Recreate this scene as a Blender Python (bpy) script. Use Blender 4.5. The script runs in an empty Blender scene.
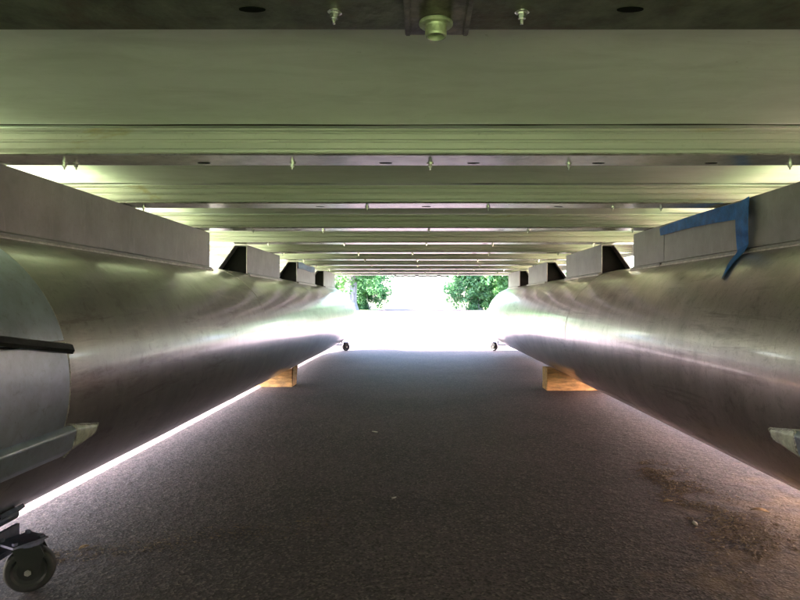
import bpy, bmesh, math, random
from mathutils import Vector, Matrix, noise
random.seed(7)
R = math.radians
sc = bpy.context.scene
C = sc.collection

# ------------------------------------------------------------------ camera
CAMZ = 0.56
cam_d = bpy.data.cameras.new('camera'); cam = bpy.data.objects.new('camera', cam_d); C.objects.link(cam)
cam.location = (0, 0, CAMZ); cam.rotation_euler = (R(90), 0, 0)
cam_d.sensor_width = 36; cam_d.lens = 27.0
cam_d.shift_x = -20/800; cam_d.shift_y = 2/800
cam_d.clip_start = 0.02; cam_d.clip_end = 3000
sc.camera = cam

# ------------------------------------------------------------------ sky, sun, exposure
SUN = Vector((-0.80, -0.20, 0.79)).normalized()
el = math.asin(SUN.z); az = math.atan2(SUN.x, SUN.y)
w = bpy.data.worlds.new('World'); sc.world = w; w.use_nodes = True
nt = w.node_tree; bg = nt.nodes['Background']
sky = nt.nodes.new('ShaderNodeTexSky'); sky.sky_type = 'NISHITA'; sky.sun_disc = False
sky.sun_elevation = el; sky.sun_rotation = az; sky.dust_density = 4.0
nt.links.new(sky.outputs[0], bg.inputs[0]); bg.inputs[1].default_value = 0.15
sl = bpy.data.lights.new('sun', 'SUN'); sl.energy = 5.0; sl.angle = R(0.5); sl.color = (1, .90, .82)
so = bpy.data.objects.new('sun', sl); C.objects.link(so)
so.rotation_euler = (-SUN).to_track_quat('-Z', 'Y').to_euler(); so.location = (-8, 4, 10)
sc.view_settings.view_transform = 'Standard'; sc.view_settings.look = 'None'
sc.view_settings.exposure = 4.5; sc.view_settings.gamma = 1
sc.cycles.max_bounces = 14; sc.cycles.diffuse_bounces = 7; sc.cycles.glossy_bounces = 7
sc.cycles.sample_clamp_indirect = 6; sc.cycles.caustics_reflective = True

# ------------------------------------------------------------------ materials
def mat(name, col, rough=.6, metal=0., var=.15, vscale=6, bump=0., bscale=60, col2=None, stretch=(1,1,1), dscale=2.0, dcol=None, damt=0., spec=.5, rvar=0.):
    m = bpy.data.materials.new(name); m.use_nodes = True
    n = m.node_tree; p = n.nodes['Principled BSDF']
    p.inputs['Roughness'].default_value = rough; p.inputs['Metallic'].default_value = metal
    p.inputs['Specular IOR Level'].default_value = spec
    tc = n.nodes.new('ShaderNodeTexCoord'); mp = n.nodes.new('ShaderNodeMapping')
    mp.inputs['Scale'].default_value = stretch
    n.links.new(tc.outputs['Object'], mp.inputs[0])
    nz = n.nodes.new('ShaderNodeTexNoise'); nz.inputs['Scale'].default_value = vscale; nz.inputs['Detail'].default_value = 6
    nz.inputs['Roughness'].default_value = .65
    n.links.new(mp.outputs[0], nz.inputs['Vector'])
    mx = n.nodes.new('ShaderNodeMix'); mx.data_type = 'RGBA'
    c2 = col2 or tuple(c*(1-var*2) for c in col)
    c1 = tuple(min(1, c*(1+var)) for c in col) if col2 is None else col
    mx.inputs['A'].default_value = (*c2, 1); mx.inputs['B'].default_value = (*c1, 1)
    rp = n.nodes.new('ShaderNodeMapRange'); rp.inputs['From Min'].default_value = .32; rp.inputs['From Max'].default_value = .68
    n.links.new(nz.outputs[0], rp.inputs[0]); n.links.new(rp.outputs[0], mx.inputs['Factor'])
    last = mx.outputs['Result']
    if dcol:
        dz = n.nodes.new('ShaderNodeTexNoise'); dz.inputs['Scale'].default_value = dscale; dz.inputs['Detail'].default_value = 8
        dz.inputs['Roughness'].default_value = .7
        n.links.new(tc.outputs['Object'], dz.inputs['Vector'])
        dr = n.nodes.new('ShaderNodeMapRange'); dr.inputs['From Min'].default_value = .5; dr.inputs['From Max'].default_value = .72
        dr.inputs['To Max'].default_value = damt
        n.links.new(dz.outputs[0], dr.inputs[0])
        m2 = n.nodes.new('ShaderNodeMix'); m2.data_type = 'RGBA'; m2.inputs['B'].default_value = (*dcol, 1)
        n.links.new(last, m2.inputs['A']); n.links.new(dr.outputs[0], m2.inputs['Factor']); last = m2.outputs['Result']
    n.links.new(last, p.inputs['Base Color'])
    if rvar:
        rr = n.nodes.new('ShaderNodeMapRange'); rr.inputs['To Min'].default_value = rough-rvar; rr.inputs['To Max'].default_value = rough+rvar
        n.links.new(nz.outputs[0], rr.inputs[0]); n.links.new(rr.outputs[0], p.inputs['Roughness'])
    if bump:
        bz = n.nodes.new('ShaderNodeTexNoise'); bz.inputs['Scale'].default_value = bscale; bz.inputs['Detail'].default_value = 4
        n.links.new(mp.outputs[0], bz.inputs['Vector'])
        b = n.nodes.new('ShaderNodeBump'); b.inputs['Strength'].default_value = bump; b.inputs['Distance'].default_value = .004
        n.links.new(bz.outputs[0], b.inputs['Height']); n.links.new(b.outputs[0], p.inputs['Normal'])
    return m
M = {}
M['hull'] = mat('hull_aluminium', (.45,.425,.41), .31, .92, .08, 3, .022, 9, stretch=(1,4,1), dcol=(.20,.165,.14), damt=.55, dscale=3.5, rvar=.035)
M['hullR'] = mat('hull_aluminium_scuffed_glow', (.60,.545,.53), .34, .92, .10, 3, .04, 9, stretch=(1,4,1), dcol=(.24,.19,.17), damt=.6, dscale=3.5, rvar=.05)  # right hull scuffed; lighter pinkish colour paints in the glow it reflects
M['riser'] = mat('riser_aluminium', (.28,.272,.268), .5, .75, .10, 9, .10, 60, dcol=(.24,.21,.18), damt=.4, dscale=6)
M['sleeve'] = mat('sleeve_aluminium', (.56,.62,.74), .38, .85, .14, 8, .12, 40, dcol=(.25,.26,.28), damt=.5, dscale=5)
M['weld'] = mat('weld_bead', (.55,.52,.48), .45, .8, .2, 60, .6, 160)
M['tip'] = mat('cast_tip', (.72,.72,.62), .45, .35, .2, 40, .7, 90)
M['beam'] = mat('beam_aluminium', (.50,.505,.44), .56, .6, .12, 5, .04, 40, stretch=(.25,1,6), dcol=(.30,.27,.16), damt=.35, dscale=3, rvar=.06)
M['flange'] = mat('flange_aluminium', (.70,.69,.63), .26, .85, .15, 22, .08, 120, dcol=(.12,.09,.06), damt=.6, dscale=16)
M['skin'] = mat('underskin_panel', (.80,.83,.76), .5, .10, .05, 3, .05, 30, dcol=(.64,.63,.57), damt=.3, dscale=2)
M['deck'] = mat('deck_plywood', (.10,.08,.06), .8)
M['dark'] = mat('hole_dark', (.008,.008,.007), 1, spec=.05)
M['trim'] = mat('deck_trim', (.55,.55,.54), .4, .7)
M['flange_stained_shaded'] = mat('stained_shaded_flange', (.15,.155,.115), .55, .6, .25, 26, .2, 120, dcol=(.12,.07,.045), damt=.7, dscale=12)  # near flange: rust stains, plus darkening for the dark ground it mirrors
M['screw'] = mat('zinc_screw', (.75,.75,.70), .25, .9, .1)
M['plug'] = mat('tarnished_bolt', (.42,.46,.30), .5, .6, .2, 60, .2, 200)
M['plate'] = mat('bracket_plate', (.22,.20,.15), .45, .7, .3, 30, .2, 100)
M['wood'] = mat('pine_timber', (.56,.31,.13), .75, 0, .3, 6, .5, 40, stretch=(2,9,12), dcol=(.22,.15,.09), damt=.8, dscale=14)
M['strap'] = mat('blue_webbing', (.015,.15,.50), .6, 0, .2, 30, .5, 260)
M['strap2'] = mat('pale_blue_webbing', (.16,.30,.50), .5, 0, .2, 30, .4, 200)
M['rubber'] = mat('black_rubber', (.012,.012,.013), .6, 0, .3, 30, .2, 90)
M['steel'] = mat('painted_steel', (.12,.13,.22), .4, .4, .25, 18, .2, 80, dcol=(.16,.08,.05), damt=.6, dscale=20)
M['hub'] = mat('caster_hub', (.018,.018,.020), .45, 0, spec=.3)
M['bark'] = mat('grey_bark', (.21,.20,.21), .9, 0, .3, 5, .8, 12, stretch=(3,3,.6))
M['grass'] = mat('lawn_grass', (.16,.235,.10), .9, 0, .3, 4, .9, 80, dcol=(.2,.2,.09), damt=.5, dscale=.6)
M['chip'] = mat('pale_chip', (.45,.42,.38), .8, 0, .2, 80)
M['leafdry'] = mat('dry_leaf', (.30,.20,.10), .8, 0, .2, 80)
M['litter'] = mat('brown_litter', (.15,.105,.07), .9, 0, .35, 50)
M['stone'] = mat('grit_stone', (.13,.12,.115), .8, 0, .35, 40)
def weather(m, c, scale, lo, hi, amt, stretch=(1,1,1), detail=6):
    n = m.node_tree; p = n.nodes['Principled BSDF']; src = p.inputs['Base Color'].links[0].from_socket
    tc = n.nodes.new('ShaderNodeTexCoord'); mp = n.nodes.new('ShaderNodeMapping'); mp.inputs['Scale'].default_value = stretch
    mp.inputs['Rotation'].default_value = (.5, 0, 0)
    z = n.nodes.new('ShaderNodeTexNoise'); z.inputs['Scale'].default_value = scale; z.inputs['Detail'].default_value = detail; z.inputs['Roughness'].default_value = .7
    z.inputs['Distortion'].default_value = .6
    n.links.new(tc.outputs['Object'], mp.inputs[0]); n.links.new(mp.outputs[0], z.inputs['Vector'])
    r = n.nodes.new('ShaderNodeMapRange'); r.inputs['From Min'].default_value = lo; r.inputs['From Max'].default_value = hi; r.inputs['To Max'].default_value = amt
    n.links.new(z.outputs[0], r.inputs[0])
    x = n.nodes.new('ShaderNodeMix'); x.data_type = 'RGBA'; x.inputs['B'].default_value = (*c, 1)
    n.links.new(src, x.inputs['A']); n.links.new(r.outputs[0], x.inputs['Factor']); n.links.new(x.outputs['Result'], p.inputs['Base Color'])
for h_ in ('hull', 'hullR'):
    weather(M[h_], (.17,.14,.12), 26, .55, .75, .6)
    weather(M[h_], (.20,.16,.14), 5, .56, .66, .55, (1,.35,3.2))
weather(M['hull'], (.72,.66,.60), 9, .54, .72, .5, (1,.5,3))
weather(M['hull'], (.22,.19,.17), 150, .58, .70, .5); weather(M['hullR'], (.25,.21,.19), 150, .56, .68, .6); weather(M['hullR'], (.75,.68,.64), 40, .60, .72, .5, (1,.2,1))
weather(M['riser'], (.20,.18,.16), 90, .56, .72, .5)
weather(M['riser'], (.38,.365,.345), 14, .55, .72, .5, (1,3,.6))
weather(M['skin'], (.40,.38,.32), 70, .66, .74, .8)
weather(M['skin'], (.60,.62,.54), 5, .45, .7, .6, (1,3,1))
weather(M['beam'], (.36,.28,.10), 7, .60, .72, .6, (.6,1,2))
weather(M['beam'], (.25,.24,.18), 110, .60, .72, .5)
weather(M['sleeve'], (.22,.23,.27), 60, .56, .72, .5)
weather(M['flange'], (.16,.14,.10), 60, .55, .7, .7)
for h_ in ('hull', 'hullR'):
    p_ = M[h_].node_tree.nodes['Principled BSDF']; p_.inputs['Coat Weight'].default_value = .7; p_.inputs['Coat Roughness'].default_value = .11; p_.inputs['Coat IOR'].default_value = 1.6
def leafmat(name, c):
    m = mat(name, c, .6, 0, .35, 1.5)
    p = m.node_tree.nodes['Principled BSDF']; p.inputs['Transmission Weight'].default_value = 0
    n = m.node_tree; tr = n.nodes.new('ShaderNodeBsdfTranslucent'); tr.inputs[0].default_value = (c[0]*1.2, c[1]*1.6, c[2]*1.0, 1)
    a = n.nodes.new('ShaderNodeMixShader'); a.inputs[0].default_value = .55
    out = n.nodes['Material Output']
    n.links.new(p.outputs[0], a.inputs[1]); n.links.new(tr.outputs[0], a.inputs[2]); n.links.new(a.outputs[0], out.inputs[0])
    return m
M['leafA'] = leafmat('leaf_green', (.10,.20,.09))
M['leafB'] = leafmat('leaf_bluegreen', (.09,.19,.11))
# asphalt
def asphalt():
    m = bpy.data.materials.new('asphalt'); m.use_nodes = True
    n = m.node_tree; p = n.nodes['Principled BSDF']; p.inputs['Roughness'].default_value = .8; p.inputs['Specular IOR Level'].default_value = .25
    tc = n.nodes.new('ShaderNodeTexCoord')
    def nz(s, d=5, r=.6):
        x = n.nodes.new('ShaderNodeTexNoise'); x.inputs['Scale'].default_value = s; x.inputs['Detail'].default_value = d; x.inputs['Roughness'].default_value = r
        n.links.new(tc.outputs['Object'], x.inputs['Vector']); return x
    def ramp(src, a, b, lo=0., hi=1.):
        x = n.nodes.new('ShaderNodeMapRange'); x.inputs['From Min'].default_value = a; x.inputs['From Max'].default_value = b
        x.inputs['To Min'].default_value = lo; x.inputs['To Max'].default_value = hi; n.links.new(src, x.inputs[0]); return x.outputs[0]
    def mix(f, a, b):
        x = n.nodes.new('ShaderNodeMix'); x.data_type = 'RGBA'; n.links.new(f, x.inputs['Factor'])
        for k, v in (('A', a), ('B', b)):
            if isinstance(v, tuple): x.inputs[k].default_value = (*v, 1)
            else: n.links.new(v, x.inputs[k])
        return x.outputs['Result']
    big = ramp(nz(1.3, 6, .65).outputs[0], .35, .65)
    base = mix(big, (.034,.026,.035), (.080,.056,.070))
    vor = n.nodes.new('ShaderNodeTexVoronoi'); vor.inputs['Scale'].default_value = 190
    n.links.new(tc.outputs['Object'], vor.inputs['Vector'])
    bw = n.nodes.new('ShaderNodeRGBToBW'); n.links.new(vor.outputs['Color'], bw.inputs[0])
    base = mix(ramp(bw.outputs[0], .62, .9), base, (.13,.105,.105))
    base = mix(ramp(bw.outputs[0], .38, .22), base, (.030,.024,.028))
    brown = ramp(nz(3.2, 8, .72).outputs[0], .58, .74, 0, .4)
    base = mix(brown, base, (.07,.05,.042))
    # tan dirt washed across the near right of the drive
    mp = n.nodes.new('ShaderNodeMapping'); mp.vector_type = 'TEXTURE'; mp.inputs['Location'].default_value = (1.12, 1.35, 0); mp.inputs['Rotation'].default_value = (0,0,R(-35)); mp.inputs['Scale'].default_value = (.42, 1.0, 1)
    n.links.new(tc.outputs['Object'], mp.inputs[0])
    ln = n.nodes.new('ShaderNodeVectorMath'); ln.operation = 'LENGTH'; n.links.new(mp.outputs[0], ln.inputs[0])
    ad = n.nodes.new('ShaderNodeMath'); ad.operation = 'ADD'; n.links.new(ln.outputs['Value'], ad.inputs[0]); n.links.new(ramp(nz(7, 8, .7).outputs[0], .3, .7, -.6, .6), ad.inputs[1])
    base = mix(ramp(ad.outputs[0], 1.1, .3, 0, .75), base, (.17,.115,.075))
    n.links.new(base, p.inputs['Base Color'])
    b = n.nodes.new('ShaderNodeBump'); b.inputs['Strength'].default_value = .45; b.inputs['Distance'].default_value = .002
    n.links.new(vor.outputs['Distance'], b.inputs['Height'])
    b2 = n.nodes.new('ShaderNodeBump'); b2.inputs['Strength'].default_value = .5; b2.inputs['Distance'].default_value = .01
    n.links.new(nz(28, 6).outputs[0], b2.inputs['Height']); n.links.new(b.outputs[0], b2.inputs['Normal'])
    n.links.new(b2.outputs[0], p.inputs['Normal'])
    return m
M['asphalt'] = asphalt()

# ------------------------------------------------------------------ helpers
def obj(name, bm, m, parent=None, smooth=False, recalc=True):
    if recalc: bmesh.ops.recalc_face_normals(bm, faces=bm.faces[:])
    me = bpy.data.meshes.new(name); bm.to_mesh(me); bm.free()
    if smooth:
        for p in me.polygons: p.use_smooth = True
    me.materials.append(M[m] if isinstance(m, str) else m)
    o = bpy.data.objects.new(name, me); C.objects.link(o)
    if parent: o.parent = parent
    return o
def empty(name, loc=(0,0,0), parent=None):
    o = bpy.data.objects.new(name, None); C.objects.link(o); o.location = loc; o.empty_display_size = .1
    if parent: o.parent = parent
    return o
def tag(o, label, cat, group=None):
    o['label'] = label; o['category'] = cat
    if group: o['group'] = group
    return o
def box(bm, x0, x1, y0, y1, z0, z1, mtx=None, bev=0.):
    r = bmesh.ops.create_cube(bm, size=1.0)
    vs = r['verts']
    for v in vs:
        v.co = Vector(((x0+x1)/2 + v.co.x*(x1-x0), (y0+y1)/2 + v.co.y*(y1-y0), (z0+z1)/2 + v.co.z*(z1-z0)))
    if bev:
        es = list({e for v in vs for e in v.link_edges})
        bmesh.ops.bevel(bm, geom=es, offset=bev, segments=2, affect='EDGES')
        if mtx: raise ValueError
    elif mtx:
        for v in vs: v.co = mtx @ v.co
def cyl(bm, p0, p1, r0, r1=None, seg=20):
    r1 = r0 if r1 is None else r1
    p0, p1 = Vector(p0), Vector(p1); d = p1-p0
    mt = Matrix.Translation((p0+p1)/2) @ d.to_track_quat('Z', 'Y').to_matrix().to_4x4()
    bmesh.ops.create_cone(bm, cap_ends=True, segments=seg, radius1=r0, radius2=r1, depth=d.length, matrix=mt)
def lathe(bm, prof, centre, axis, seg=32):
    """prof: (radius, along) list"""
    q = Vector(axis).normalized().to_track_quat('Z', 'Y'); c = Vector(centre)
    rings = []
    for r, a in prof:
        rings.append([bm.verts.new(c + q @ Vector((r*math.cos(t*2*math.pi/seg), r*math.sin(t*2*math.pi/seg), a))) for t in range(seg)])
    for a, b in zip(rings, rings[1:]):
        for i in range(seg):
            bm.faces.new((a[i], a[(i+1) % seg], b[(i+1) % seg], b[i]))
    bm.faces.new(rings[0][::-1]); bm.faces.new(rings[-1])
def prism(bm, pts, y0, y1, ny=1, jit=0):
    """closed profile in x-z extruded along y"""
    rows = []
    for k in range(ny+1):
        y = y0+(y1-y0)*k/ny
        rows.append([bm.verts.new((x, y, z)) for x, z in pts])
    n = len(pts)
    for a, b in zip(rows, rows[1:]):
        for i in range(n): bm.faces.new((a[i], a[(i+1) % n], b[(i+1) % n], b[i]))
    bm.faces.new(rows[0][::-1]); bm.faces.new(rows[-1])
def bevel_mod(o, w_=.002, seg=2):
    m = o.modifiers.new('bevel', 'BEVEL'); m.width = w_; m.segments = seg; m.limit_method = 'ANGLE'; return o

# ------------------------------------------------------------------ ground
bm = bmesh.new(); bmesh.ops.create_grid(bm, x_segments=2, y_segments=2, size=900)
g = obj('lawn', bm, 'grass'); g.location.z = -.008; g['kind'] = 'structure'
bm = bmesh.new()
def wid(y): return 0 if y < 7.5 else (min(14, (y-7.5)*1.6) if y < 38 else max(1.0, 14-(y-38)*4.3))
ys_ = [-1.1+.5*i for i in range(300)]
loop = [(1.95+.05*math.sin(y*1.7)+wid(y), y) for y in ys_] + [(-1.85+.05*math.sin(y*1.3+1)-wid(y), y) for y in ys_[::-1]]
vs = [bm.verts.new((x, y, 0)) for x, y in loop]
f = bm.faces.new(vs); bmesh.ops.triangulate(bm, faces=[f])
g = obj('driveway', bm, 'asphalt'); g['kind'] = 'structure'
for p in g.data.polygons:
    if p.normal.z < 0: p.flip()

# ------------------------------------------------------------------ the boat
boat = empty('pontoon_boat', (0, 3, 0))
tag(boat, 'underside of aluminium pontoon boat on two long round hulls with cross beams', 'boat')
OFF = Vector((0, -3, 0))
def bpart(name, bm, m, parent=boat, smooth=False):
    o = obj(name, bm, m, parent, smooth)
    if parent is boat: o.location = OFF
    return o
RR = .3175; ZC = .403
Z2 = .857; Z3 = .911
YB = -1.15; YF = 6.62
XL, XR = -1.0, 1.03
def hull(xc, side):
    """side=+1 when the boat's centre lies at +x of this hull"""
    def ring(bm, y, r, dz, seg=96):
        out = []
        for t in range(seg):
            a = 2*math.pi*t/seg
            v = Vector((math.cos(a), math.sin(a)))
            q = noise.noise(Vector((v.x*1.2+xc*5, y*1.1, v.y*1.2)))*.0022 + noise.noise(Vector((v.x*3+9, y*3.1+xc, v.y*3)))*.0007
            out.append(bm.verts.new((xc+v.x*(r+q), y, ZC+dz+v.y*(r+q))))
        return out
    def skin(bm, rows):
        for a, b in zip(rows, rows[1:]):
            n = len(a)
            for i in range(n): bm.faces.new((a[i], a[(i+1) % n], b[(i+1) % n], b[i]))
    bm = bmesh.new()
    rows = [ring(bm, YB+(6.15-YB)*k/150, RR, 0) for k in range(151)]
    skin(bm, rows); bm.faces.new(rows[0][::-1])
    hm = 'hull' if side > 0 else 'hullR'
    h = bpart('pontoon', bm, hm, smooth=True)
    bm = bmesh.new()
    prof = [(6.15,RR,0),(6.25,.317,.0),(6.35,.314,.002),(6.45,.306,.006),(6.55,.292,.014),(6.65,.272,.026),(6.75,.244,.045),(6.85,.207,.07),(6.93,.165,.1),(6.99,.115,.13),(7.02,.06,.15)]
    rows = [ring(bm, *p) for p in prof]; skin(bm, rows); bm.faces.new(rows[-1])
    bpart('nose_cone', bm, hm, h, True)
    seams = (2.72, 4.25, 6.15) if side > 0 else (2.95, 4.6, 6.15)
    for y in seams:
        bm = bmesh.new(); seg = 96; rws = []
        for t in range(seg):
            a = 2*math.pi*t/seg; rr = []
            wob = .0006*noise.noise(Vector((a*30, y, 1)))
            for k in range(6):
                b = 2*math.pi*k/6
                r = RR-.0009+math.cos(b)*(.0018+wob); rr.append(bm.verts.new((xc+r*math.cos(a), y+math.sin(b)*.005, ZC+r*math.sin(a))))
            rws.append(rr)
        rws.append(rws[0])
        for a_, b_ in zip(rws, rws[1:]):
            for k in range(6): bm.faces.new((a_[k], a_[(k+1) % 6], b_[(k+1) % 6], b_[k]))
        bpart('weld_seam', bm, 'weld', h, True)
    return h
HL = hull(XL, 1); HR = hull(XR, -1)

def riser(xc, side, y0, y1, h, inner=.11, open_end=True):
    s = side
    zt = Z2-.003
    th = .005
    def P(o_, z): return (xc+s*o_, z)
    zh = lambda o_: ZC+math.sqrt(RR*RR-o_*o_)
    bm = bmesh.new()
    # hollow section: inner vertical plate, top plate, sloping outer plate
    outer = [P(inner, zh(inner)+.001), P(inner, zt), P(inner-.065, zt), P(inner-.165, zh(inner-.165)+.001)]
    inn = [P(inner-.165+th*1.6, zh(inner-.165)+.001), P(inner-.065-th*.2+th*.6, zt-th), P(inner-th, zt-th), P(inner-th, zh(inner)+.001)]
    prism(bm, outer+inn, y0, y1)
    r = bpart('riser', bm, 'riser', h); bevel_mod(r, .0015, 1)
    # foot lip and weld along the hull
    bm = bmesh.new()
    prism(bm, [P(inner+.0005, zh(inner)+.010), P(inner+.013, zh(inner)+.005), P(inner+.013, zh(inner+.013)+.0005), P(inner+.0005, zh(inner)+.0005)], y0+.006, y1-.006)
    bpart('foot_flange', bm, 'riser', h)
    bm = bmesh.new(); n_ = int((y1-y0)/.01)
    prev = None
    for k in range(n_+1):
        y = y0+.004+(y1-y0-.008)*k/n_; rr = .0028+.0012*random.random(); cx_, cz_ = P(inner+.0145, zh(inner+.0145)+.001)
        ringv = [bm.verts.new((cx_+math.cos(a)*rr, y, cz_+math.sin(a)*rr)) for a in (0, 1.26, 2.51, 3.77, 5.03)]
        if prev:
            for i in range(5): bm.faces.new((prev[i], prev[(i+1) % 5], ringv[(i+1) % 5], ringv[i]))
        prev = ringv
    bpart('weld_bead', bm, 'weld', h, True)
    # black sheet inside each open end, blocking light and standing for shade
    for ye in (y0+.05, y1-.05):
        bm = bmesh.new()
        prism(bm, [P(inner-.006, zh(inner)+.003), P(inner-.006, zt-.006), P(inner-.062, zt-.006), P(inner-.150, zh(inner-.150)+.003)], ye-.002, ye+.002)
        bpart('shade_sheet', bm, 'dark', h)
    return r
for a, b in ((-.7, 2.54), (3.09, 3.81), (4.34, 5.09), (5.56, 6.28)): riser(XL, 1, a, b, HL)
for a, b in ((-.7, 2.272), (2.276, 2.60), (3.06, 3.80), (4.38, 5.12), (5.58, 6.28)): riser(XR, -1, a, b, HR, .105)

# strakes, low on the inner side of each hull, ending in a welded point
def strake(xc, side, ytip, y0, h):
    def P(deg, dr=0.):
        a = R(deg); return (xc+side*(RR+dr)*math.cos(a), ZC+(RR+dr)*math.sin(a))
    bm = bmesh.new()
    prism(bm, [P(-15.5,-.003), P(-17.5,.013), P(-24,.017), P(-28,.006), P(-28,-.003), P(-22,-.004)], y0, ytip-.10, 8)
    s = bpart('strake', bm, 'sleeve', h); bevel_mod(s, .003, 2)
    bm = bmesh.new()
    a = [P(-15.5,-.003), P(-17.5,.0125), P(-24,.0165), P(-28,.0055), P(-28,-.003)]
    c = [P(-19.5,-.002), P(-20,.004), P(-22,.006), P(-23.5,.004), P(-24,-.002)]
    m_ = [((p[0]*.5+q[0]*.5)+side*.002, p[1]*.5+q[1]*.5) for p, q in zip(a, c)]
    rows = []
    for y, pr in ((ytip-.099, a), (ytip-.05, m_), (ytip, c)):
        rows.append([bm.verts.new((x, y, z)) for x, z in pr])
    for p, q in zip(rows, rows[1:]):
        for i in range(5): bm.faces.new((p[i], p[(i+1) % 5], q[(i+1) % 5], q[i]))
    bm.faces.new(rows[0][::-1]); bm.faces.new(rows[-1])
    bevel_mod(bpart('strake_tip', bm, 'tip', h), .003, 2)
strake(XL, 1, 1.30, -.7, HL)
strake(XR, -1, 1.25, -.7, HR)

# reinforcement plates wrapped round the near part of the left hull
def wrap(name, xc, side, d0, d1, y0, y1, r0, h, m, th=.005, n=40):
    bm = bmesh.new(); pr = []
    for k in range(n+1):
        a = R(d0+(d1-d0)*k/n); pr.append((xc+side*(r0+th)*math.cos(a), ZC+(r0+th)*math.sin(a)))
    for k in range(n, -1, -1):
        a = R(d0+(d1-d0)*k/n); pr.append((xc+side*(r0-.003)*math.cos(a), ZC+(r0-.003)*math.sin(a)))
    prism(bm, pr, y0, y1, 12)
    o = bpart(name, bm, m, h)
    for p in o.data.polygons: p.use_smooth = True
    bevel_mod(o, .0015, 2); o.modifiers.new('wn', 'WEIGHTED_NORMAL')
    return o
wrap('upper_plate', XL, 1, 15, 64, -.7, 1.165, RR, HL, 'sleeve', .003)
wrap('lower_plate', XL, 1, -15.4, 14, -.7, 1.160, RR, HL, 'sleeve', .006)
# ragged weld down the end of the plates and round the strake tip
def arc_weld(path, h, r=.0028):
    bm = bmesh.new(); prev = None
    for c in path:
        c = Vector(c); rr = r*random.uniform(.6, 1.3)
        ring = [bm.verts.new(c+Vector((math.cos(t)*rr*.8, math.sin(t)*rr, math.cos(t*1.0+1.2)*rr*.8))) for t in (0, 1.05, 2.1, 3.14, 4.2, 5.25)]
        if prev:
            for i in range(6): bm.faces.new((prev[i], prev[(i+1) % 6], ring[(i+1) % 6], ring[i]))
        prev = ring
    bpart('weld_bead', bm, 'weld', h, True)
def hp(deg, y, side, xc, dr=.002): return (xc+side*(RR+dr)*math.cos(R(deg)), y, ZC+(RR+dr)*math.sin(R(deg)))
arc_weld([hp(-15+k*.35, 1.163+random.uniform(-.0012, .0012), 1, XL, .004) for k in range(84)], HL)
arc_weld([hp(16+k*.5, 1.167+random.uniform(-.0008, .0008), 1, XL, .001) for k in range(90)], HL, .0016)
for xc, sd, yt, hh in ((XL, 1, 1.30, HL), (XR, -1, 1.25, HR)):
    arc_weld([hp(-15.5-4.0*k/50, yt-.12+.12*k/50, sd, xc, .001) for k in range(51)] + [hp(-19.5-4.5*k/12, yt+.003, sd, xc, .001) for k in range(12)] + [hp(-24-4.5*k/50, yt-.12*k/50, sd, xc, .001) for k in range(51)], hh, .0035)
    arc_weld([hp(-16-12*k/40, yt-.0995+random.uniform(-.0015,.0015), sd, xc, .0155-.010*abs(k/40-.55)*1.6) for k in range(41)], hh, .003)
# dark ledge between the plates, climbing slightly toward the viewer
bm = bmesh.new()
for (y0, y1) in ((.2, 1.19),):
    rows = []
    for y, zo in ((y0, .108), (.90, .108), (1.165, .070), (y1, .066)):
        x0 = XL+math.sqrt(RR**2-zo**2)-.004; tip = .018 if y < 1.18 else .003
        z = ZC+zo
        rows.append([bm.verts.new(c) for c in ((x0, y, z-.010), (x0+tip+.002, y, z-.012), (x0+tip+.006, y, z-.006), (x0+tip+.002, y, z+.004), (x0, y, z+.008))])
    for p, q in zip(rows, rows[1:]):
        for i in range(5): bm.faces.new((p[i], p[(i+1) % 5], q[(i+1) % 5], q[i]))
    bm.faces.new(rows[0][::-1]); bm.faces.new(rows[-1])
bpart('rubbing_ledge', bm, 'rubber', HL)

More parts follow.
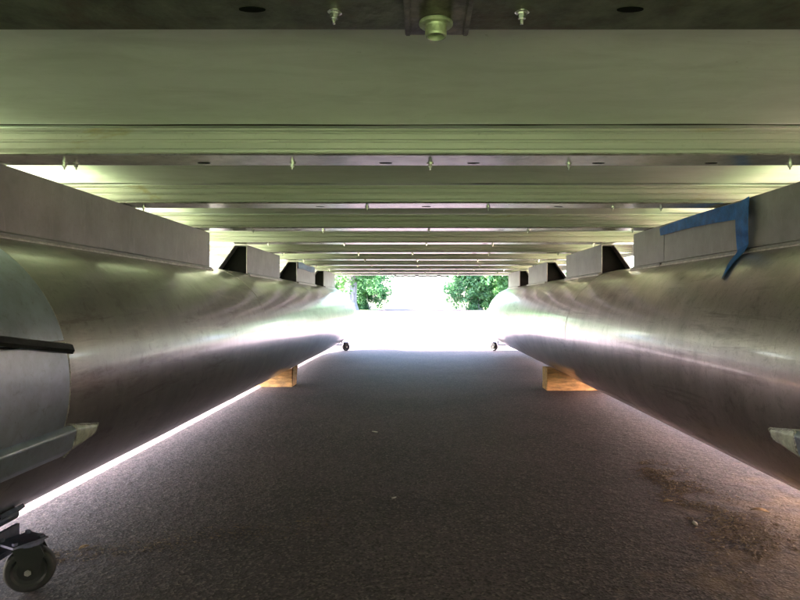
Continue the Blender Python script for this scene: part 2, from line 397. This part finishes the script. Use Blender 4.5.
# cross beams
DB = .594
beams_y = [1.212+DB*k for k in range(-3, 10)]
beams_y[2] = .572   # the near one whose flange fills the top of the picture
XW = 1.27
random.seed(3)
screw_me = None
for bi, y in enumerate(beams_y):
    bm = bmesh.new()
    jig = random.uniform(-.0012, .0012)
    z0, z1 = Z2+jig, Z3
    h_ = z1-z0
    # web with three rolled ridges and a rounded toe, running the beam's width
    pr = [(0, z0+.003), (.002, z0), (.006, z0)]
    front = []
    for f_, o_ in ((.06,0), (.14,-.0015), (.20,0), (.42,0), (.47,-.0018), (.52,-.0018), (.57,0), (.78,0), (.82,-.0018), (.86,-.0018), (.90,0), (1.0,0)):
        front.append((o_, z0+.003+(h_-.003)*f_))
    prof = front + [(.005, z1), (.005, z0+.0045), (.0, z0+.0045)]
    rows = []
    NX = 24
    for k in range(NX+1):
        x = -XW+2*XW*k/NX; bow = .0008*noise.noise(Vector((x*2, y*7, 0)))
        rows.append([bm.verts.new((x, y+a, z+bow)) for a, z in prof])
    n = len(prof)
    for a, b in zip(rows, rows[1:]):
        for i in range(n): bm.faces.new((a[i], a[(i+1) % n], b[(i+1) % n], b[i]))
    bm.faces.new(rows[0][::-1]); bm.faces.new(rows[-1])
    cb = bpart('cross_beam', bm, 'beam')
    fw = .092 if bi != 2 else .085
    bm = bmesh.new(); rows = []
    fp = [(-.002, z0+.0035), (-.003, z0+.001), (-.001, z0-.0012), (fw-.004, z0-.0012), (fw, z0+.0005), (fw, z0+.0035)]
    for k in range(NX+1):
        x = -XW+2*XW*k/NX; bow = .0009*noise.noise(Vector((x*2, y*7, 0)))
        rows.append([bm.verts.new((x, y+a, z+bow)) for a, z in fp])
    n = len(fp)
    for a, b in zip(rows, rows[1:]):
        for i in range(n): bm.faces.new((a[i], a[(i+1) % n], b[(i+1) % n], b[i]))
    bm.faces.new(rows[0][::-1]); bm.faces.new(rows[-1])
    bpart('flange', bm, 'flange_stained_shaded' if bi == 2 else 'flange', cb)
    # screws through the flange
    zs = z0-.0012
    if bi == 2: xs = [-.087, .104]; ys = .040
    elif bi == 3: xs = [-.76, -.735, -.272, .022, .318, .79]; ys = .070
    elif bi == 4: xs = [-.86, -.165, .212, .60, .75]; ys = .062
    else:
        ys = .055; xs = [random.uniform(-.05, .1)+k*.40+random.uniform(-.03, .03) for k in range(-2, 3)]
    for x in xs:
        if screw_me is None:
            bm = bmesh.new()
            lathe(bm, [(.0005, 0), (.0075, -.0002), (.0075, -.0016), (.0062, -.0022)], (0,0,0), (0,0,1), 12)
            cyl(bm, (0,0,-.0022), (0,0,-.0075), .0046, .0042, 6)
            cyl(bm, (0,0,-.0075), (0,0,-.013), .0022, .0018, 8)
            s = bpart('screw', bm, 'screw', cb); screw_me = s.data
        else:
            s = bpy.data.objects.new('screw', screw_me); C.objects.link(s); s.parent = cb
        s.location = (x, y+ys, zs); s.rotation_euler = (random.uniform(-.08,.08), random.uniform(-.08,.08), random.random()*6)
        if bi > 6: s.scale = (1.2, 1.2, 1.2)
    # slots punched in the flange
    sl_x = {2: (-.170, .213), 3: (-.073, .114, -.12+.5, -.46, .62), 4: (-.31, .02, .43)}.get(bi, (-.5, .33))
    for x in sl_x:
        bm = bmesh.new(); bmesh.ops.create_circle(bm, cap_ends=True, segments=20, radius=1)
        for v in bm.verts: v.co = Vector((v.co.x*.0135, v.co.y*.0055, 0))
        ex = bmesh.ops.extrude_face_region(bm, geom=bm.faces[:])
        for v in [e for e in ex['geom'] if isinstance(e, bmesh.types.BMVert)]: v.co.z -= .0008
        s = bpart('slot', bm, 'dark', cb); s.location = (x, y+ys-.004, zs+.0002)
    if bi == 2:
        # centre bracket with its big bolt
        bm = bmesh.new()
        box(bm, -.014, .050, y-.06, y+.084, zs-.005, zs-.0003, bev=.001)
        box(bm, -.016, -.010, y-.06, y+.080, zs-.008, zs-.0003, bev=.001)
        box(bm, .046, .052, y-.06, y+.080, zs-.008, zs-.0003, bev=.001)
        br = bpart('centre_bracket', bm, 'plate', cb)
        bm = bmesh.new()
        zb = zs-.005
        lathe(bm, [(.0145, 0), (.0175, -.0012), (.0180, -.003), (.0165, -.0045), (.0120, -.005), (.0112, -.0065), (.0112, -.014), (.0105, -.016), (.0088, -.0162), (.0084, -.010), (.001, -.0098)], (.0165, y+.052, zb), (0,0,1), 32)
        bpart('hollow_bolt', bm, 'plug', cb, False)

# underskin panels, one per bay, a shadow gap before each beam
for k, (a, b) in enumerate(zip([YB-.02]+beams_y, beams_y+[YF])):
    bm = bmesh.new()
    y0 = a+.004; y1 = b-.014
    NX, NY = 26, 4; rows = []
    for i in range(NY+1):
        yy = y0+(y1-y0)*i/NY
        rows.append([bm.verts.new((-XW+.01+(2*XW-.02)*j/NX, yy, Z3+.004+.0015*noise.noise(Vector((j*.5, yy*4, k*3.1))))) for j in range(NX+1)])
    top = [[bm.verts.new(v.co+Vector((0,0,.003))) for v in r_] for r_ in rows]
    for i in range(NY):
        for j in range(NX):
            bm.faces.new((rows[i][j], rows[i+1][j], rows[i+1][j+1], rows[i][j+1]))
            bm.faces.new((top[i][j], top[i][j+1], top[i+1][j+1], top[i+1][j]))
    bpart('underskin_panel', bm, 'skin', smooth=True)
bm = bmesh.new(); box(bm, -XW-.01, XW+.01, YB, YF-.002, Z3+.012, Z3+.034)
bpart('deck', bm, 'deck')
for s in (-1, 1):
    bm = bmesh.new()
    x = s*(XW+.012)
    box(bm, min(x, x+s*.03), max(x, x+s*.03), YB, YF, Z2-.015, Z3+.05, bev=.006)
    bpart('side_trim', bm, 'trim')
bm = bmesh.new(); box(bm, -XW-.042, XW+.042, YF, YF+.03, Z3-.012, Z3+.05, bev=.006)
bpart('end_trim', bm, 'trim')
# wiring clipped under the far end of the deck
bm = bmesh.new()
pts = [Vector((-.28+k*.035, 6.60+.012*math.sin(k*1.3), Z2-.006-.010*abs(math.sin(k*.9)))) for k in range(18)]
for a, b in zip(pts, pts[1:]): cyl(bm, a, b, .007, seg=7)
bpart('wiring_loom', bm, 'rubber')

# ------------------------------------------------------------------ timber cradle blocks
def block(xc, side, y, xin, ht, ln, label):
    root = None
    bm = bmesh.new()
    off = abs(xc-xin)
    prof = [(xin, 0), (xin, ht)]
    o0 = math.sqrt(max(0, (RR+.002)**2-(ZC-ht)**2))
    N = 10
    for k in range(N+1):
        o_ = o0*(1-k/N); prof.append((xc+side*o_, ZC-math.sqrt((RR+.002)**2-o_*o_)))
    prof += [(xc-side*.12, ZC-math.sqrt((RR+.002)**2-.12**2)-.001), (xc-side*.18, ZC-math.sqrt((RR+.002)**2-.12**2)-.001), (xc-side*.18, 0)]
    prof = [(x, z) for x, z in prof]
    prism(bm, [(x-xc, z) for x, z in prof], -ln/2, ln/2)
    o = obj('timber_block', bm, 'wood'); o.location = (xc, y+ln/2, .0005)
    bevel_mod(o, .003, 2)
    tag(o, label, 'wood block', 'timber blocks holding up the hulls')
block(XL, 1, 3.95, -.842, .128, .14, 'orange timber block wedged on the ground under the left hull')
block(XR, -1, 3.78, .80, .140, .14, 'orange timber block wedged on the ground under the right hull')

# ------------------------------------------------------------------ rolling dollies
def dolly():
    root = empty('hull_dolly')
    bm = bmesh.new(); box(bm, -.20, .20, -.04, .04, .066, .0785, bev=.002)
    obj('cross_bar', bm, 'steel', root)
    for s in (-1, 1):
        # angle arm rising to cradle the hull
        bm = bmesh.new()
        a0 = R(-90+s*24); a1 = R(-90+s*40)
        for a, b in ((a0, a1),):
            rows = []
            for t in range(5):
                an = a+(b-a)*t/4
                c_, s_ = math.cos(an), math.sin(an)
                rows.append([bm.verts.new((c_*r_, yy, ZC+s_*r_)) for r_, yy in ((RR+.003, -.035), (RR+.003, .035), (RR+.011, .035), (RR+.011, -.035))])
            for p, q in zip(rows, rows[1:]):
                for i in range(4): bm.faces.new((p[i], p[(i+1) % 4], q[(i+1) % 4], q[i]))
            bm.faces.new(rows[0][::-1]); bm.faces.new(rows[-1])
        cyl(bm, (s*.190, -.052, .139), (s*.190, .03, .139), .012, seg=16)
        box(bm, min(s*.192, s*.199), max(s*.192, s*.199), -.035, .035, .0775, .118)
        obj('cradle_arm', bm, 'steel', root)
    # four casters
    for sx in (-1, 1):
        cx_ = sx*.243
        cs = empty('caster', (cx_, 0, 0), root)
        cs.rotation_euler.z = sx*R(24); cs.scale = (.87, .87, .87)
        bm = bmesh.new()
        mt = Matrix.Translation((-sx*.016,0,0)) @ Matrix.Rotation(R(40), 4, 'Z')
        box(bm, -.038, .038, -.034, .034, .112, .117, mtx=mt)
        cyl(bm, (0,0,.104), (0,0,.112), .026, seg=20)
        for q in ((-.028,-.024), (.028,-.024), (.028,.024), (-.028,.024)):
            p = mt @ Vector((*q, .117)); cyl(bm, p, p+Vector((0,0,.006)), .006, seg=6)
        obj('top_plate', bm, 'steel', cs)
        bm = bmesh.new()
        for sy in (-1, 1):
            rows = []
            for yy in (sy*.0215, sy*.0245):
                rows.append([bm.verts.new((x, yy, z)) for x, z in ((-.030,.105), (.022,.105), (.030,.085), (.016,.040), (0,.036), (-.012,.042))])
            n = 6
            for i in range(n): bm.faces.new((rows[0][i], rows[0][(i+1) % n], rows[1][(i+1) % n], rows[1][i]))
            bm.faces.new(rows[0][::-1]); bm.faces.new(rows[1])
        box(bm, -.031, .024, -.0245, .0245, .1005, .1045)
        obj('fork', bm, 'hub', cs)
        bm = bmesh.new()
        lathe(bm, [(.036,-.014), (.044,-.0155), (.049,-.012), (.0505,0), (.049,.012), (.044,.0155), (.036,.014)], (0,0,.0505), (0,1,0), 40)
        obj('tyre', bm, 'rubber', cs, True)
        bm = bmesh.new()
        lathe(bm, [(.010,-.019), (.014,-.017), (.016,-.0145), (.030,-.0135), (.0355,-.0165), (.0358,.0165), (.030,.0135), (.016,.0145), (.010,.019)], (0,0,.0505), (0,1,0), 32)
        obj('hub', bm, 'hub', cs)
        bm = bmesh.new()
        cyl(bm, (0,-.029,.0505), (0,.029,.0505), .0042, seg=10)
        cyl(bm, (0,-.030,.0505), (0,-.0247,.0505), .0075, seg=6); cyl(bm, (0,.0247,.0505), (0,.030,.0505), .0075, seg=6)
        obj('axle_bolt', bm, 'screw', cs)
    return root
def dup(root, loc, rz):
    r = root.copy(); C.objects.link(r); r.location = loc; r.rotation_euler = (0,0,rz)
    for ch in list(root.children):
        c = ch.copy(); C.objects.link(c); c.parent = r
        for g_ in list(ch.children):
            d_ = g_.copy(); C.objects.link(d_); d_.parent = c
    return r
d0 = dolly(); d0.location = (XL, 1.165, 0)
GD = 'wheeled dollies under the hulls'
tag(d0, 'wheeled steel dolly with black caster under near end of left hull', 'dolly', GD)
d1 = dup(d0, (XL-.09, 6.85, 0), R(8)); tag(d1, 'small wheeled dolly under the far end of left hull', 'dolly', GD)
d2 = dup(d0, (XR+.06, 6.85, 0), R(-12)); tag(d2, 'small wheeled dolly under the far end of right hull', 'dolly', GD)

# ------------------------------------------------------------------ blue strap on the right riser
bm = bmesh.new()
def ribbon(pts, th=.0022):
    rows = []
    for c, wv, nv in pts:
        c, wv, nv = Vector(c), Vector(wv), Vector(nv).normalized()*th
        rows.append([bm.verts.new(v) for v in (c-wv, c+wv, c+wv+nv, c-wv+nv)])
    for p, q in zip(rows, rows[1:]):
        for i in range(4): bm.faces.new((p[i], p[(i+1) % 4], q[(i+1) % 4], q[i]))
    bm.faces.new(rows[0][::-1]); bm.faces.new(rows[-1])
XF = XR-.105-.003
n1 = (-1, 0, .1)
pts1 = []
for k in range(11):
    t = k/10
    pts1.append(((XF-.001-.010*math.sin(t*math.pi)-.002*math.sin(t*19), 2.30+(1.70-2.30)*t, CAMZ+.268+(.262-.268)*t+.004*math.sin(t*math.pi)),
                 (0, .004, .015+.010*t), n1))
ribbon(pts1)
zz = lambda x: ZC+math.sqrt(RR**2-(x-XR)**2)
pts2 = []
for k in range(7):
    t = k/6
    pts2.append(((XF-.006-.007*math.sin(t*math.pi), 1.702-.008*math.sin(t*3), CAMZ+.289-(.289-.155)*t), (0, .036-.006*t, -.006), (-1,0,0)))
for x, y, w_ in ((XF-.018, 1.69, .029), (.88, 1.665, .027), (.85, 1.635, .023), (.82, 1.605, .016), (.795, 1.58, .006)):
    pts2.append(((x, y, zz(x)+.004), (.004, w_, 0), (-.6,0,1)))
ribbon(pts2)
st = obj('webbing_strap', bm, 'strap'); bevel_mod(st, .0008, 1)
sub = st.modifiers.new('s', 'SUBSURF'); sub.levels = 1; sub.render_levels = 1
tag(st, 'blue webbing strap draped over the riser on the right hull', 'strap')

bm = bmesh.new(); XF2 = XL+.11+.002
ribbon([((XF2+.003+.004*math.sin(k*1.1), 4.37+.68*k/10, Z2-.030+.004*math.sin(k*.8)), (0, 0, .022+.003*math.sin(k)), (1, 0, 0)) for k in range(11)])
st2 = obj('webbing_strap', bm, 'strap2')
tag(st2, 'short pale blue webbing strap along the top of a far riser on the left hull', 'strap')
# ------------------------------------------------------------------ debris on the driveway
def at(px, py, z=0.):
    d = (CAMZ-z)*600/(py-302); return Vector(((px-420)/600*d, d, z))
def chip(name, p, sx, sy, sz, m, label, cat, seed):
    random.seed(seed); bm = bmesh.new()
    bmesh.ops.create_icosphere(bm, subdivisions=2, radius=1)
    for v in bm.verts:
        q = 1+.35*noise.noise(v.co*1.7+Vector((seed*3.3,0,0)))
        v.co = Vector((v.co.x*sx*q, v.co.y*sy*q, (v.co.z*q+.8)*sz))
    o = obj(name, bm, m); o.location = p; o.rotation_euler.z = random.random()*6
    return tag(o, label, cat, 'bits lying on the driveway')
chip('pale_chip', at(394, 498), .010, .004, .0015, 'chip', 'pale chip on dark driveway near the middle of the shade', 'chip', 1)
chip('pale_chip', at(375, 432), .016, .005, .002, 'chip', 'flat pale chip farthest of those along the driveway middle', 'chip', 2)
chip('pale_chip', at(695, 524), .012, .006, .003, 'chip', 'pale chip beside the brown litter at lower right', 'chip', 3)
def leaf(p, sz, rz, label, mm='leafdry'):
    bm = bmesh.new(); N = 9; L_, Rr, Mid = [], [], []
    for k in range(N):
        t = k/(N-1); w_ = math.sin(t*math.pi)**.8*.30
        zc_ = .10*math.sin(t*3)*.6+.03
        Mid.append(bm.verts.new((t-.5, 0, zc_))); L_.append(bm.verts.new((t-.5, w_, zc_+.14*w_+.03))); Rr.append(bm.verts.new((t-.5, -w_, zc_+.25*w_+.01)))
    for k in range(N-1):
        for a, b in ((L_, Mid), (Mid, Rr)):
            bm.faces.new((a[k], b[k], b[k+1], a[k+1]))
    for v in bm.verts: v.co *= sz
    bmesh.ops.remove_doubles(bm, verts=bm.verts[:], dist=1e-6)
    o = obj('dry_leaf', bm, mm, smooth=True); o.location = p; o.rotation_euler.z = rz
    so_ = o.modifiers.new('t', 'SOLIDIFY'); so_.thickness = .0006
    return tag(o, label, 'leaf', 'bits lying on the driveway')
leaf(at(52, 559), .030, .5, 'small pale leaf on the driveway beside the near black caster', 'chip')
leaf(at(84, 548), .026, 1.1, 'small brown leaf lying right of the near black caster')
leaf(at(760, 512), .045, -.6, 'curled brown leaf in the litter under the right hull')
leaf(at(668, 502), .032, .3, 'small curled leaf at the upper end of the brown litter')
# grit and litter, joined
def scatter(name, n_, fn, szr, m, label=None, flat=.5, elong=1.0):
    verts, faces = [], []
    for _ in range(n_):
        p = fn()
        if p is None: continue
        s_ = random.uniform(*szr)*random.choice((.5, .7, 1, 1)); a = random.random()*6.28; ca, sa = math.cos(a), math.sin(a)
        b0 = len(verts)
        for (x, y, z) in ((1,.1,.25),(-.2,.9,.2),(-1,-.1,.3),(.1,-.9,.25),(.15,.1,1),(0,0,-.1)):
            x = x*s_*elong*random.uniform(.7,1.2); y *= s_*random.uniform(.7,1.2)
            verts.append((p[0]+x*ca-y*sa, p[1]+x*sa+y*ca, .0008+z*s_*flat))
        for (i, j, k) in ((0,1,4),(1,2,4),(2,3,4),(3,0,4),(1,0,5),(2,1,5),(3,2,5),(0,3,5)): faces.append((b0+i, b0+j, b0+k))
    me = bpy.data.meshes.new(name); me.from_pydata(verts, [], faces); me.materials.append(M[m])
    o = bpy.data.objects.new(name, me); C.objects.link(o); o['kind'] = 'stuff'
    if label: o['label'] = label; 
    return o
random.seed(11)
def grit():
    y = .55+6*random.random()**2.0; x = random.uniform(-1.3, 1.3)
    return (x, y)
g1 = scatter('loose_grit', 7000, grit, (.0010, .0030), 'stone'); tag(g1, 'fine loose grit scattered over the dark driveway', 'grit')
A = at(640, 462); B = at(800, 570)
def litt():
    t = random.random()**.9; p = A.lerp(B, t); s_ = random.gauss(0, .035+.06*t)
    q = Vector((.8, .6, 0))*s_
    if noise.noise(Vector((p.x+q.x, p.y+q.y, 0))*9) < -.15: return None
    return (p.x+q.x, p.y+q.y)
g2 = scatter('brown_litter', 3800, litt, (.0012, .0045), 'litter', flat=.35, elong=2.2); tag(g2, 'band of brown litter and needles along the right hull', 'litter')
A2 = at(40, 560); B2 = at(330, 520)
def litt2():
    t = random.random()**1.8; p = A2.lerp(B2, t); return (p.x+random.gauss(0,.03), p.y+random.gauss(0,.03))
g3 = scatter('leaf_crumbs', 700, litt2, (.0010, .0035), 'litter', flat=.35, elong=2.0); tag(g3, 'sparse brown leaf crumbs trailing from the near black caster', 'litter')

# ------------------------------------------------------------------ trees beyond the driveway
import numpy as np
rng = np.random.default_rng(5)
def crown_mesh(name, rx, rz, zc, nclump, nleaf, ls, m, zmin=.1):
    V = []; 
    cl = []
    while len(cl) < nclump:
        p = rng.uniform(-1, 1, 3)
        r = np.linalg.norm(p)
        if .35 < r < 1.0: cl.append(p*np.array([rx, rx, rz])+np.array([0,0,zc]))
    cl = np.array(cl)
    n = nclump*nleaf
    c = np.repeat(cl, nleaf, 0)
    rad = np.repeat(rng.uniform(.35, .8, nclump), nleaf)[:, None]*rx*.32
    d = rng.normal(size=(n, 3)); d /= np.linalg.norm(d, axis=1)[:, None]
    P = c + d*rad*rng.uniform(.5, 1, (n, 1))**.5
    P = P[P[:, 2] > zmin]; n = len(P)
    a = rng.normal(size=(n, 3)); a /= np.linalg.norm(a, axis=1)[:, None]
    b = np.cross(a, rng.normal(size=(n, 3))); b /= np.linalg.norm(b, axis=1)[:, None]
    s = (ls*rng.uniform(.6, 1.3, n))[:, None]
    V = np.stack([P-a*s, P+b*s*.5, P+a*s, P-b*s*.5], 1).reshape(-1, 3)
    F = np.arange(n*4).reshape(-1, 4)
    me = bpy.data.meshes.new(name); me.from_pydata(V.tolist(), [], F.tolist()); me.materials.append(M[m]); return me
def trunk_mesh(h, r, seed):
    random.seed(seed); bm = bmesh.new()
    def limb(p, d, L, r0, r1, n=6):
        prev = None; q = Vector(p); dd = Vector(d).normalized()
        for k in range(n+1):
            rr = r0+(r1-r0)*k/n
            if k == 0 and r0 > r*.9: rr *= 1.35
            ring = [bm.verts.new(q+Vector((math.cos(t*.785)*rr*(1+.08*math.sin(t*3+k)), math.sin(t*.785)*rr, 0))) for t in range(8)]
            if prev:
                for i in range(8): bm.faces.new((prev[i], prev[(i+1) % 8], ring[(i+1) % 8], ring[i]))
            else: bm.faces.new(ring[::-1])
            prev = ring; q = q+dd*L/n; dd = (dd+Vector((random.uniform(-.1,.1), random.uniform(-.1,.1), .03))).normalized()
        bm.faces.new(prev); return q
    limb((0,0,-.1), (random.uniform(-.06,.06), 0, 1), h, r, r*.35, 10)
    for k in range(7):
        a = random.random()*6.28; limb((0,0,h*(.30+.09*k)), (math.cos(a), math.sin(a), .8), h*.4, r*.35, r*.08)
    bmesh.ops.recalc_face_normals(bm, faces=bm.faces[:])
    me = bpy.data.meshes.new('trunk'); bm.to_mesh(me); bm.free(); me.materials.append(M['bark']); return me
cr = [crown_mesh('crown', 2.7, 4.2, 4.6, 170, 70, .16, 'leafA'), crown_mesh('crown', 3.0, 4.6, 4.9, 170, 70, .16, 'leafB')]
tk = [trunk_mesh(6.5, .34, 1), trunk_mesh(7.0, .42, 2)]
sh = [crown_mesh('foliage', 1.5, 1.3, 1.3, 70, 80, .10, 'leafA', .02), crown_mesh('foliage', 1.6, 1.5, 1.4, 70, 80, .10, 'leafB', .02)]
def tree(x, y, k, s, label, foliage=True, tmul=1):
    r = empty('broadleaf_tree', (x, y, 0)); r.scale = (s, s, s); r.rotation_euler.z = x*1.7
    t = bpy.data.objects.new('trunk', tk[k]); C.objects.link(t); t.parent = r; t.scale = (tmul, tmul, 1)
    c = bpy.data.objects.new('crown', cr[k]); C.objects.link(c); c.parent = r; c.location.z = 1.0
    tag(r, label, 'tree', 'trees beyond the driveway')
def shrub(x, y, k, s, label):
    r = empty('leafy_shrub', (x, y, 0)); r.scale = (s, s, s); r.rotation_euler.z = x*2.3
    c = bpy.data.objects.new('foliage', sh[k]); C.objects.link(c); c.parent = r
    bm = bmesh.new()
    for q in range(4): cyl(bm, (0,0,-.05), (math.cos(q*1.6)*.5, math.sin(q*1.6)*.5, 1.2), .04, .015, 6)
    obj('stem', bm, 'bark', r)
    tag(r, label, 'shrub', 'shrubs beyond the driveway')
tree(-4.6, 39, 0, 1.0, 'broad tree with grey trunk just beside the left hull end', tmul=1.5)
tree(-4.4, 46, 1, .9, 'green tree beyond driveway, left of the bright gap')
tree(4.0, 43, 1, .95, 'green tree beyond driveway, right edge of the bright gap')
tree(6.6, 44, 0, 1.05, 'green tree beyond driveway beside the right hull end')
for (x, k, l) in ((-7.5, 0, 'unseen tree added behind the camera, farthest toward the left of the lawn'), (-3.2, 1, 'unseen tree added behind the camera, left of the boat end'), (1.4, 0, 'unseen tree added behind the camera straight behind the boat end'), (5.6, 1, 'unseen tree added behind the camera, right of the boat end')):
    tree(x, -8.5, k, .95, l)  # unseen trees added to block sky light from behind
for (x, k, l) in ((-5.4, 0, 'unseen shrub added behind the camera on the left'), (-2.4, 1, 'unseen shrub added behind the camera left of the middle'), (.3, 0, 'unseen shrub added behind the camera in the middle'), (3.1, 1, 'unseen shrub added behind the camera right of the middle'), (5.8, 0, 'unseen shrub added behind the camera on the right')):
    shrub(x, -6.6, k, 1.0, l)  # unseen shrubs added to block low sky light from behind
for x, y, k, l in ((-11, 44, 0, 'added tree beyond the driveway, hidden behind the far part of the left hull'), (-17, 41, 1, 'outermost added tree beyond the driveway on the left, hidden behind the left hull'), (12.5, 45, 0, 'added tree beyond the driveway, hidden behind the far part of the right hull'), (19, 42, 1, 'outermost added tree beyond the driveway on the right, hidden behind the right hull')):
    tree(x, y, k, 1.1, l)  # unseen trees added for light and hull reflections
for (x, y, k, s, l) in ((-5.0, 43.5, 0, 1.1, 'leafy shrub at the foot of the trees on the left of the gap'),
                        (-3.6, 43, 1, .85, 'leafy shrub nearest the bright gap on its left side'),
                        (3.3, 42.5, 1, .95, 'leafy shrub nearest the bright gap on its right side'),
                        (5.0, 43, 0, 1.15, 'bushy shrub in front of the trees on the right of the gap')):
    shrub(x, y, k, s, l)

# ------------------------------------------------------------------ unseen building added right of the drive, its sunlit side bouncing light back
M['siding'] = mat('pale_siding', (.72,.54,.50), .7, 0, .08, 3, .1, 40)
M['roofing'] = mat('roof_shingle', (.10,.09,.085), .9, 0, .3, 8, .5, 30)
M['white'] = mat('white_paint', (.75,.74,.72), .5)
M['glass'] = mat('window_glass', (.03,.035,.04), .08)
hs = empty('added_house', (7.6, 2.5, 0)); tag(hs, 'unseen single storey building with pale pink siding, added right of the driveway to bounce light', 'added_house')
bm = bmesh.new(); prism(bm, [(-2.9,-.1), (-2.9,2.8), (-1.0,3.9), (2.9,2.8), (2.9,-.1)], -5.5, 5.0); obj('wall', bm, 'siding', hs)
for k in range(15):
    bm = bmesh.new(); z = .12+k*.18
    vs = [bm.verts.new(c) for c in ((-2.902,-5.5,z),(-2.922,-5.5,z),(-2.906,-5.5,z+.175),(-2.902,-5.5,z+.175),(-2.902,5,z),(-2.922,5,z),(-2.906,5,z+.175),(-2.902,5,z+.175))]
    for q in ((0,1,2,3),(7,6,5,4),(0,4,5,1),(1,5,6,2),(2,6,7,3),(3,7,4,0)): bm.faces.new([vs[i] for i in q])
    obj('siding_board', bm, 'siding', hs)
bm = bmesh.new(); prism(bm, [(-3.3,2.72), (-3.3,2.84), (-1.0,4.10), (3.2,2.90), (3.2,2.78), (-1.0,3.98)], -5.9, 5.4); obj('roof', bm, 'roofing', hs)
for y in (-3.2, .2, 3.2):
    bm = bmesh.new(); box(bm, -2.97, -2.925, y-.55, y+.55, 1.0, 2.2); f_ = obj('window', bm, 'white', hs)
    for (a, b) in ((-.48, -.02), (.02, .48)):
        bm = bmesh.new(); box(bm, -2.976, -2.968, y+a, y+b, 1.07, 2.13); obj('pane', bm, 'glass', f_)
